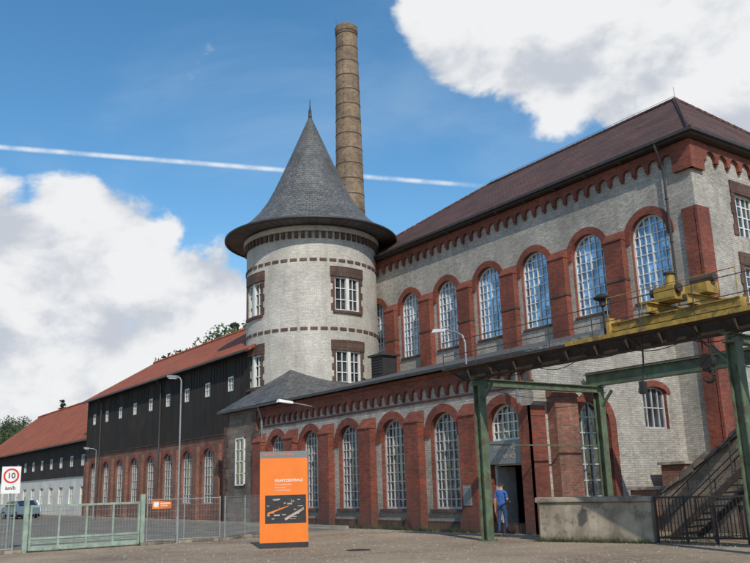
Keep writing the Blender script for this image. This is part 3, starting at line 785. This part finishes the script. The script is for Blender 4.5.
# ================================================================== INFO SIGN
IS = group('orange_information_sign', (-23.1, 12.86, 0), math.radians(63.3))
p = Part('panel', IS)
p.box(-.73, .73, -.09, .09, .16, 2.86, 'orange'); p.box(-.735, .735, -.095, .095, 0.0, .16, 'sdark')
p.box(-.733, .733, -.093, .093, 2.66, 2.865, 'sgrey')
p.box(-.57, .67, -.096, -.092, .72, 1.55, 'sdark')
rr = random.Random(5)
for k in range(22):
    a, z = rr.uniform(-.52, .47), rr.uniform(.8, 1.43); p.box(a, a+rr.uniform(.03, .18), -.0985-k*.0001, -.0965, z, z+rr.uniform(.012, .05), 'slight')
p.poly([(-.5, -.101, .98), (.1, -.101, 1.2), (.15, -.101, 1.24), (-.5, -.101, 1.04)], 'orange'); p.poly([(.05, -.1015, .8), (.6, -.1015, 1.1), (.6, -.1015, 1.18), (.0, -.1015, .86)], 'slight')
p.finish()
text('header', 'MUSEUM + BERGBAU', IS, (-.64, -.097, 2.76), (PI/2, 0, 0), .1, 'orange', 'LEFT')
text('title', 'KRAFTZENTRALE', IS, (-.28, -.095, 1.98), (PI/2, 0, 0), .11, 'white', 'LEFT', bold=.002)
for k, t in enumerate(('Strom und Druckluft', 'Power house', 'Centrale electrique')):
    text('caption', t, IS, (-.28, -.095, 1.86-k*.085), (PI/2, 0, 0), .06, 'white', 'LEFT')

# ================================================================== GATE, FENCES, SIGNS
GA = group('sliding_gate', (-29.0, 0, 0))
p = Part('frame', GA)
y0, y1 = 6.9, 10.45
for z, h in ((.12, .14), (.42, .06), (1.42, .07)): p.beam((0, y0, z), (0, y1, z), .08, h, 'gategreen')
for k in range(5):
    y = y0+(y1-y0)*k/4; p.beam((0, y, .05), (0, y, 1.46), .06, .06, 'gategreen')
for y in (y0-.15, y1+.12): p.box(-.07, .07, y-.07, y+.07, 0, 1.7, 'gategreen')
for z in (.26, .30, .34): p.beam((0, y0, z), (0, y1, z), .02, .02, 'gategreen')
p.finish()
p = Part('mesh', GA)
y = y0
while y < y1: p.cyl((0, y, .45), (0, y, 1.4), .005, .005, 'galv', 4, False); y += .1
for z in (.65, .85, 1.05, 1.25): p.cyl((0, y0, z), (0, y1, z), .005, .005, 'galv', 4, False)
p.finish()
def mesh_fence(name, a, b, h, mat, step=.1, posts=1.6):
    o = group(name); p = Part('posts', o); a, b = Vector(a), Vector(b); l = (b-a).length; n = max(1, round(l/posts))
    for k in range(n+1):
        q = a.lerp(b, k/n); p.cyl(q, q+Vector((0, 0, h+.06)), .025, .025, mat, 8)
        p.box(q.x-.12, q.x+.12, q.y-.25, q.y+.25, 0.005, .1, 'conc')
    for z in (.14, h): p.cyl(a+Vector((0, 0, z)), b+Vector((0, 0, z)), .018, .018, mat, 6)
    p.finish(); p = Part('mesh', o)
    for k in range(int(l/step)): q = a.lerp(b, k*step/l); p.cyl(q+Vector((0, 0, .14)), q+Vector((0, 0, h)), .004, .004, mat, 4, False)
    z = .3
    while z < h: p.cyl(a+Vector((0, 0, z)), b+Vector((0, 0, z)), .004, .004, mat, 4, False); z += .2
    p.finish()
mesh_fence('mesh_fence', (-29, 10.75, 0), (-28.6, 13.3, 0), 1.5, 'galv')
mesh_fence('mesh_fence', (-28.5, 13.45, 0), (-31.2, 16.4, 0), 1.5, 'galv')
mesh_fence('mesh_fence', (-29, 6.4, 0), (-29, 2.5, 0), 1.5, 'gategreen')
AS = group('arrow_sign', (-28.98, 11.25, 1.33))
p = Part('panel', AS); p.box(0, .03, -.35, .35, -.14, .14, 'orange'); p.box(.03, .034, -.3, -.12, -.08, .08, 'white')
p.box(.03, .034, -.05, .3, .02, .06, 'white'); p.box(.03, .034, -.05, .2, -.06, -.02, 'white'); p.finish()
SP = group('speed_limit_sign', (-31.0, 6.65, 0), math.radians(78))
p = Part('post', SP); p.cyl((0, .04, 0), (0, .04, 2.75), .03, .03, 'galv'); p.finish()
p = Part('plate', SP); p.box(-.3, .3, -.02, .0, 1.85, 2.75, 'white')
p.finish()
p = Part('ring', SP)
for k in range(32):
    a0, a1 = 2*PI*k/32, 2*PI*(k+1)/32
    q = [(math.cos(a0)*.25, -.024, 2.44+math.sin(a0)*.25), (math.cos(a1)*.25, -.024, 2.44+math.sin(a1)*.25), (math.cos(a1)*.19, -.024, 2.44+math.sin(a1)*.19), (math.cos(a0)*.19, -.024, 2.44+math.sin(a0)*.19)]
    p.poly(q, 'red')
p.finish()
text('number', '10', SP, (0, -.024, 2.44), (PI/2, 0, 0), .26, 'sdark', bold=.004)
text('unit', 'km/h', SP, (0, -.024, 2.03), (PI/2, 0, 0), .16, 'sdark', bold=.003)

def car(x, y, rz, paint):
    CA = group('parked_car', (x, y, 0), rz)
    p = Part('body', CA)
    prof = [(-2.1, .35), (-2.12, .75), (-1.75, .92), (-1.2, 1.0), (-.55, 1.42), (.9, 1.46), (1.6, 1.05), (2.05, .95), (2.12, .4)]
    for s_ in (-.85, .85): p.poly([(x, s_, z) for x, z in prof], paint)
    for a, b in zip(prof, prof[1:]+prof[:1]): p.poly([(a[0], -.85, a[1]), (b[0], -.85, b[1]), (b[0], .85, b[1]), (a[0], .85, a[1])], paint)
    p.finish(); p = Part('windows', CA)
    for s_ in (-.856, .856):
        p.poly([(-1.05, s_, 1.0), (-.5, s_, 1.36), (.15, s_, 1.39), (.15, s_, 1.0)], 'glassd'); p.poly([(.22, s_, 1.0), (.22, s_, 1.39), (.88, s_, 1.4), (1.45, s_, 1.05)], 'glassd')
    for (x0_, z0_, x1_, z1_) in ((-1.22, 1.0, -.57, 1.42), (1.62, 1.06, .94, 1.46)):
        o_ = -.01 if x0_ < 0 else .01
        p.poly([(x0_+o_, -.72, z0_+.03), (x0_+o_, .72, z0_+.03), (x1_+o_, .66, z1_), (x1_+o_, -.66, z1_)], 'glassd')
    p.finish(); p = Part('wheels', CA)
    for x in (-1.35, 1.3):
        for y in (-.8, .8): p.cyl((x, y-.1, .32), (x, y+.1, .32), .32, .32, 'rubber', 20); p.cyl((x, y-.11, .32), (x, y+.11, .32), .18, .18, 'galv', 14)
    p.finish()
car(-76, 17.2, math.radians(8), 'carpaint')
car(-84, 19.4, math.radians(2), 'white')

# ================================================================== VISITOR
def person(loc, rz):
    V = []; Ed = []; Rd = []
    def v(x, y, z, r, r2=None, par=None):
        V.append((x, y, z)); Rd.append((r, r2 or r))
        if par is not None: Ed.append((par, len(V)-1))
        return len(V)-1
    pel = v(0, 0, .95, .15, .11); sp = v(0, .0, 1.1, .14, .1, pel); ch = v(0, .0, 1.28, .165, .115, sp); nb = v(0, -.01, 1.43, .1, .08, ch)
    nk = v(0, 0, 1.5, .055, .055, nb); h1 = v(0, .015, 1.58, .072, .08, nk); h2 = v(0, .01, 1.66, .08, .095, h1); v(0, 0, 1.72, .05, .06, h2)
    for s in (-1, 1):
        sh_ = v(s*.17, -.005, 1.4, .062, .06, nb)
        if s > 0: el = v(.25, -.06, 1.13, .044, .044, sh_); wr = v(.2, .16, 1.05, .03, .028, el); hd = v(.18, .23, 1.06, .035, .022, wr); dv = Vector((-.1, .95, .1)); sd = Vector((1, .1, 0))
        else: el = v(-.24, -.02, 1.12, .044, .044, sh_); wr = v(-.27, .04, .88, .03, .028, el); hd = v(-.27, .06, .8, .022, .036, wr); dv = Vector((.05, .15, -1)); sd = Vector((0, 1, .1))
        dv.normalize(); hv = Vector(V[hd])
        for i, ln in enumerate((.065, .08, .075, .055)):
            b_ = hv+sd*(i-1.5)*.02+dv*.03; k1 = v(*b_, .009, None, hd); k2 = v(*(b_+dv*ln*.55), .0085, None, k1); v(*(b_+dv*ln+Vector((.01, .012, 0))), .007, None, k2)
        t1 = v(*(hv+sd*.035*(1 if s < 0 else -1)), .011, None, hd); v(*(hv+sd*.055*(1 if s < 0 else -1)+dv*.035), .009, None, t1)
        hp = v(s*.09, 0, .88, .1, .1, pel); kn = v(s*.11, .02+.02*s, .5, .062, .062, hp); an = v(s*.13, -.02+.03*s, .1, .042, .045, kn); v(s*.13, -.05+.03*s, .045, .035, .035, an); v(s*.15, .14+.03*s, .035, .04, .028, an)
    me = bpy.data.meshes.new('tmp'); me.from_pydata(V, Ed, []); ob_ = bpy.data.objects.new('tmp', me); COL.objects.link(ob_)
    ob_.modifiers.new('s', 'SKIN')
    for i, d in enumerate(me.skin_vertices[0].data): d.radius = Rd[i]; d.use_root = (i == 0)
    ss = ob_.modifiers.new('ss', 'SUBSURF'); ss.levels = 2; ss.render_levels = 2
    bpy.context.view_layer.update()
    dg = bpy.context.evaluated_depsgraph_get(); m2 = bpy.data.meshes.new_from_object(ob_.evaluated_get(dg))
    bpy.data.objects.remove(ob_)
    m2.materials.clear()
    for k in ('shirt', 'jeans', 'skin', 'hair', 'shoe'): m2.materials.append(M[k])
    for p in m2.polygons:
        c = p.center; p.use_smooth = True; i = 0
        arm = abs(c.x) > .19
        if c.z < .085: i = 4
        elif c.z < .98 and not arm: i = 1
        elif c.z > 1.485: i = 3 if (c.z > 1.6 and (c.y < .045 or c.z > 1.7)) else 2
        elif arm and (c.z < 1.2): i = 2
        elif c.y > .11: i = 2
        p.material_index = i
    root = group('visitor', loc, rz); b = bpy.data.objects.new('body', m2); COL.objects.link(b); b.parent = root
    q = Part('ears_and_face', root, smooth=True)
    for s in (-1, 1):
        q.cyl((s*.078, .0, 1.62), (s*.094, -.005, 1.625), .024, .02, 'skin', 10)
        q.cyl((s*.03, .098, 1.645), (s*.03, .103, 1.645), .01, .008, 'sdark', 8)
    q.cyl((0, .09, 1.64), (0, .12, 1.6), .01, .016, 'skin', 8); q.cyl((-.02, .096, 1.565), (.02, .096, 1.565), .007, .007, 'red', 6)
    q.finish()
person((-22.05, 20.95, 0.0), math.radians(25))

# ================================================================== TREES
def tree_mesh(name, h, rad, seed, conifer=False, leaves=5200, ls=.34):
    r = random.Random(seed); p = Part(name)
    p.cyl((0, 0, 0), (0, 0, h*.55), h*.022, h*.013, 'bark', 8); p.cyl((0, 0, h*.55), (0, 0, h*.97), h*.013, .02, 'bark', 6)
    cl = []
    if conifer:
        z = h*.12
        while z < h*.98:
            f = 1-(z-h*.12)/(h*.88); rr_ = rad*f**.85+.1
            for k in range(max(3, int(9*f)+3)):
                a = r.uniform(0, 2*PI); e_ = (rr_*math.cos(a), rr_*math.sin(a), z-rr_*.25)
                if f > .15: p.cyl((0, 0, z), e_, .05*f+.01, .01, 'bark', 4, False)
                for t in (.35, .6, .8, 1): cl.append((e_[0]*t, e_[1]*t, z-rr_*.25*t, .28+.4*f))
            z += h*.035
    else:
        for k in range(34):
            a = r.uniform(0, 2*PI); el = r.uniform(-.5, 1.4); q = r.uniform(.55, 1)
            e_ = (rad*q*math.cos(a)*math.cos(el), rad*q*math.sin(a)*math.cos(el), h*.62+h*.36*q*math.sin(el))
            p.cyl((0, 0, h*r.uniform(.3, .55)), e_, h*.008, .02, 'bark', 5, False); cl.append((*e_, rad*r.uniform(.2, .38)))
    mt = 'leafd' if conifer else 'leaf'
    for k in range(leaves):
        c = cl[k % len(cl)]
        d = Vector((r.gauss(0, 1), r.gauss(0, 1), r.gauss(0, .8))).normalized()*c[3]*r.random()**.4
        o = Vector(c[:3])+d; a = Vector((r.gauss(0, 1), r.gauss(0, 1), r.gauss(0, 1))).normalized(); b = a.orthogonal().normalized()
        s = ls*r.uniform(.5, 1.1); p.poly([o-a*s*.5, o+b*s*.3, o+a*s*.5, o-b*s*.3], mt)
    ob_ = p.finish(); me = ob_.data; bpy.data.objects.remove(ob_); return me
tm = [tree_mesh('broadleaf_crown', 15, 4.6, 11, False, 6500, .42), tree_mesh('broadleaf_crown_b', 14, 5.2, 12, False, 6500, .42), tree_mesh('spruce_crown', 18, 3.0, 13, True, 6500, .4)]
DT = group('distant_trees')
def put(i, x, y, s, z=0):
    o = bpy.data.objects.new('tree', tm[i]); COL.objects.link(o); o.parent = DT; o.location = (x, y, z); o.scale = (s, s, s*random.uniform(.97, 1.05)); o.rotation_euler = (0, 0, random.uniform(0, 6))
for (i, x, y, h) in ((0, -84, 43.5, 20.6), (2, -88, 42.5, 21.2), (1, -91.5, 44, 20.6), (2, -95.5, 44.5, 21.6), (0, -98, 44, 20.2), (1, -80, 44, 21.0), (2, -78, 46, 23.0), (2, -102, 44, 21.2), (1, -107, 43, 19.6), (2, -112, 43, 20.2)):
    put(i, x, y, h/(15, 14, 18)[i])
for k in range(46):
    x = random.uniform(-330, -150); put(random.choice((0, 1, 2)), x, random.uniform(-20, 75), random.uniform(.9, 1.4))
for k in range(60):
    a = random.uniform(0, 2*PI); d = random.uniform(170, 260); x, y = d*math.cos(a), d*math.sin(a)
    if x < -60 and y > 0: continue
    put(random.choice((0, 1, 2)), x, y, random.uniform(.8, 1.2))

wd = Part('weeds')
r = random.Random(21)
def tuft(x, y, s=.12):
    for k in range(r.randint(6, 14)):
        a = r.uniform(0, 6.28); dx, dy = math.cos(a)*s*r.random(), math.sin(a)*s*r.random(); h = s*r.uniform(.5, 1.5)
        wd.poly([(x+dx-.008, y+dy, 0), (x+dx+.008, y+dy, 0), (x+dx*2.2, y+dy*2.2, h)], 'grass')
for k in range(420): tuft(r.uniform(-41, -23.2), YW-.42-abs(r.gauss(0, .12)), r.uniform(.06, .2))
for k in range(120): tuft(-29+r.gauss(0, .15), r.uniform(3, 16), r.uniform(.06, .18))
for k in range(110): t = r.random(); tuft(-18.3+3.4*t, 18.75+.9*t-abs(r.gauss(0, .06)), r.uniform(.06, .2))
for k in range(90): tuft(r.uniform(-20, -14), r.uniform(19.8, 23.8), r.uniform(.06, .2))
wd.finish()
gv = Part('scattered_gravel')
for k in range(1600):
    x, y = r.uniform(-30, -10), r.uniform(8, 20.8)
    if r.random() < .4: y = 20.6-abs(r.gauss(0, .5))
    s = r.uniform(.012, .035); a = r.uniform(0, 3)
    c_, s_ = math.cos(a)*s, math.sin(a)*s
    b0 = [(x+c_, y+s_, 0), (x-s_, y+c_*.8, 0), (x-c_*.9, y-s_, 0), (x+s_, y-c_, 0)]
    for i in range(4): gv.poly([b0[i], b0[(i+1) % 4], (x, y, s*.8)], 'kerb')
gv.finish()

# ================================================================== SKY + SUN
w = bpy.data.worlds.new("World"); S.world = w; w.use_nodes = True; nt = w.node_tree
bg = nt.nodes['Background']; STR = .12
bg.inputs['Strength'].default_value = STR
el, az = math.radians(40), math.atan2(.93, -.37)
sky = N(nt, 'ShaderNodeTexSky'); sky.sky_type = 'NISHITA'; sky.sun_disc = False
sky.sun_elevation = el; sky.sun_rotation = az; sky.air_density = 1.1; sky.dust_density = .4; sky.ozone_density = 2.4
hs = N(nt, 'ShaderNodeHueSaturation'); L(nt, sky.outputs[0], hs.inputs['Color']); hs.inputs['Hue'].default_value = .493; hs.inputs['Saturation'].default_value = 1.25; hs.inputs['Value'].default_value = 1.25
d = N(nt, 'ShaderNodeTexCoord').outputs['Generated']
def dot(v):
    n = N(nt, 'ShaderNodeVectorMath', operation='DOT_PRODUCT'); L(nt, d, n.inputs[0]); n.inputs[1].default_value = Vector(v).normalized(); return n.outputs['Value']
blobs = [((-.925, .270, .262), 7.6), ((-.956, .236, .16), 9), ((-.90, .385, .185), 7.6), ((-.948, .15, .24), 7.5), ((-.97, .23, .08), 9), ((-.93, .33, .10), 9),
         ((-.548, .678, .50), 8.6), ((-.471, .757, .462), 9.2), ((-.60, .60, .53), 7.4), ((-.40, .81, .42), 8), ((-.36, .74, .57), 13), ((-.52, .64, .57), 10)]
mask = None
for c_, rdeg in blobs:
    v_ = mrange(nt, dot(c_), math.cos(math.radians(rdeg)), math.cos(math.radians(rdeg*.25)), 0, 1)
    mask = v_ if mask is None else math_(nt, 'MAXIMUM', mask, v_)
big = mapping(nt, d, (1, 1, 1.5))
n1 = noise(nt, big, 7.0, 10, .57, .2)
dens = math_(nt, 'ADD', math_(nt, 'MULTIPLY', mask, .58), math_(nt, 'MULTIPLY', n1, 1.1))
cl = mrange(nt, dens, .77, .91, 0, 1, True)
away = mrange(nt, dot((.6, -.75, .25)), -.1, .5, 0, .28)
cl2 = mrange(nt, math_(nt, 'ADD', noise(nt, big, 3.1, 6, .6), away), .78, .95, 0, 1, True)
cl = math_(nt, 'MAXIMUM', cl, cl2)
veil = math_(nt, 'MULTIPLY', mrange(nt, noise(nt, mapping(nt, d, (1, 1, 2.4)), 2.6, 6, .58, .4), .42, .8, 0, .35, True), mrange(nt, dot((-.90, .36, .22)), .80, .985, .12, 1.4))
off = N(nt, 'ShaderNodeVectorMath', operation='ADD'); L(nt, big, off.inputs[0]); off.inputs[1].default_value = (.03, -.02, .075)
n2 = noise(nt, off.outputs[0], 7.0, 6, .5, .2)
lit = mrange(nt, math_(nt, 'SUBTRACT', n1, n2), -.17, .07, 0, 1, True)
cc = mixc(nt, lit, tuple(x/STR for x in (.56, .60, .67)), tuple(x/STR for x in (.87, .88, .89)))
c = mixc(nt, veil, hs.outputs[0], tuple(x/STR for x in (.46, .61, .79)))
con = math_(nt, 'ABSOLUTE', dot((-.3547, .1188, -.9274)))
cn = noise(nt, d, 40, 4, .6)
wdt = math_(nt, 'MULTIPLY', mrange(nt, con, .0004, .0040, 1, 0, True), mrange(nt, cn, .32, .6, .3, .95))
sp = N(nt, 'ShaderNodeSeparateXYZ'); L(nt, d, sp.inputs[0])
wdt = math_(nt, 'MULTIPLY', wdt, mrange(nt, sp.outputs[1], .60, .66, 1, 0, True)); wdt = math_(nt, 'MULTIPLY', wdt, mrange(nt, sp.outputs[0], -.3, -.4, 0, 1))
c = mixc(nt, wdt, c, tuple(x/STR for x in (.75, .82, .90)))
c = mixc(nt, cl, c, cc)
L(nt, c, bg.inputs['Color'])

sl = bpy.data.lights.new('sun', 'SUN'); sl.energy = 3.7; sl.angle = math.radians(.5); sl.color = (1, .93, .82)
so_ = bpy.data.objects.new('sun', sl); COL.objects.link(so_)
sd_ = Vector((math.sin(az)*math.cos(el), math.cos(az)*math.cos(el), math.sin(el)))
so_.rotation_euler = sd_.to_track_quat('Z', 'Y').to_euler(); so_.location = (0, -20, 40)

# ================================================================== CAMERA
cam = bpy.data.cameras.new('camera'); co = bpy.data.objects.new('camera', cam); COL.objects.link(co)
cam.sensor_width = 36; cam.lens = 39.84; cam.clip_end = 6000; cam.clip_start = .1
pt = math.radians(13.92); ro = .03
Fh = Vector((-.813, .582, 0)).normalized(); Rh = Vector((.582, .813, 0)).normalized(); Z = Vector((0, 0, 1))
fwd = Fh*math.cos(pt)+Z*math.sin(pt); U = -Fh*math.sin(pt)+Z*math.cos(pt)
rt = Rh*math.cos(ro)-U*math.sin(ro); up = U*math.cos(ro)+Rh*math.sin(ro)
mt = Matrix((rt, up, -fwd)).transposed().to_4x4(); mt.translation = Vector((0, 0, 1.7)); co.matrix_world = mt
S.camera = co
S.view_settings.view_transform = 'Standard'; S.view_settings.look = 'None'; S.view_settings.exposure = 0
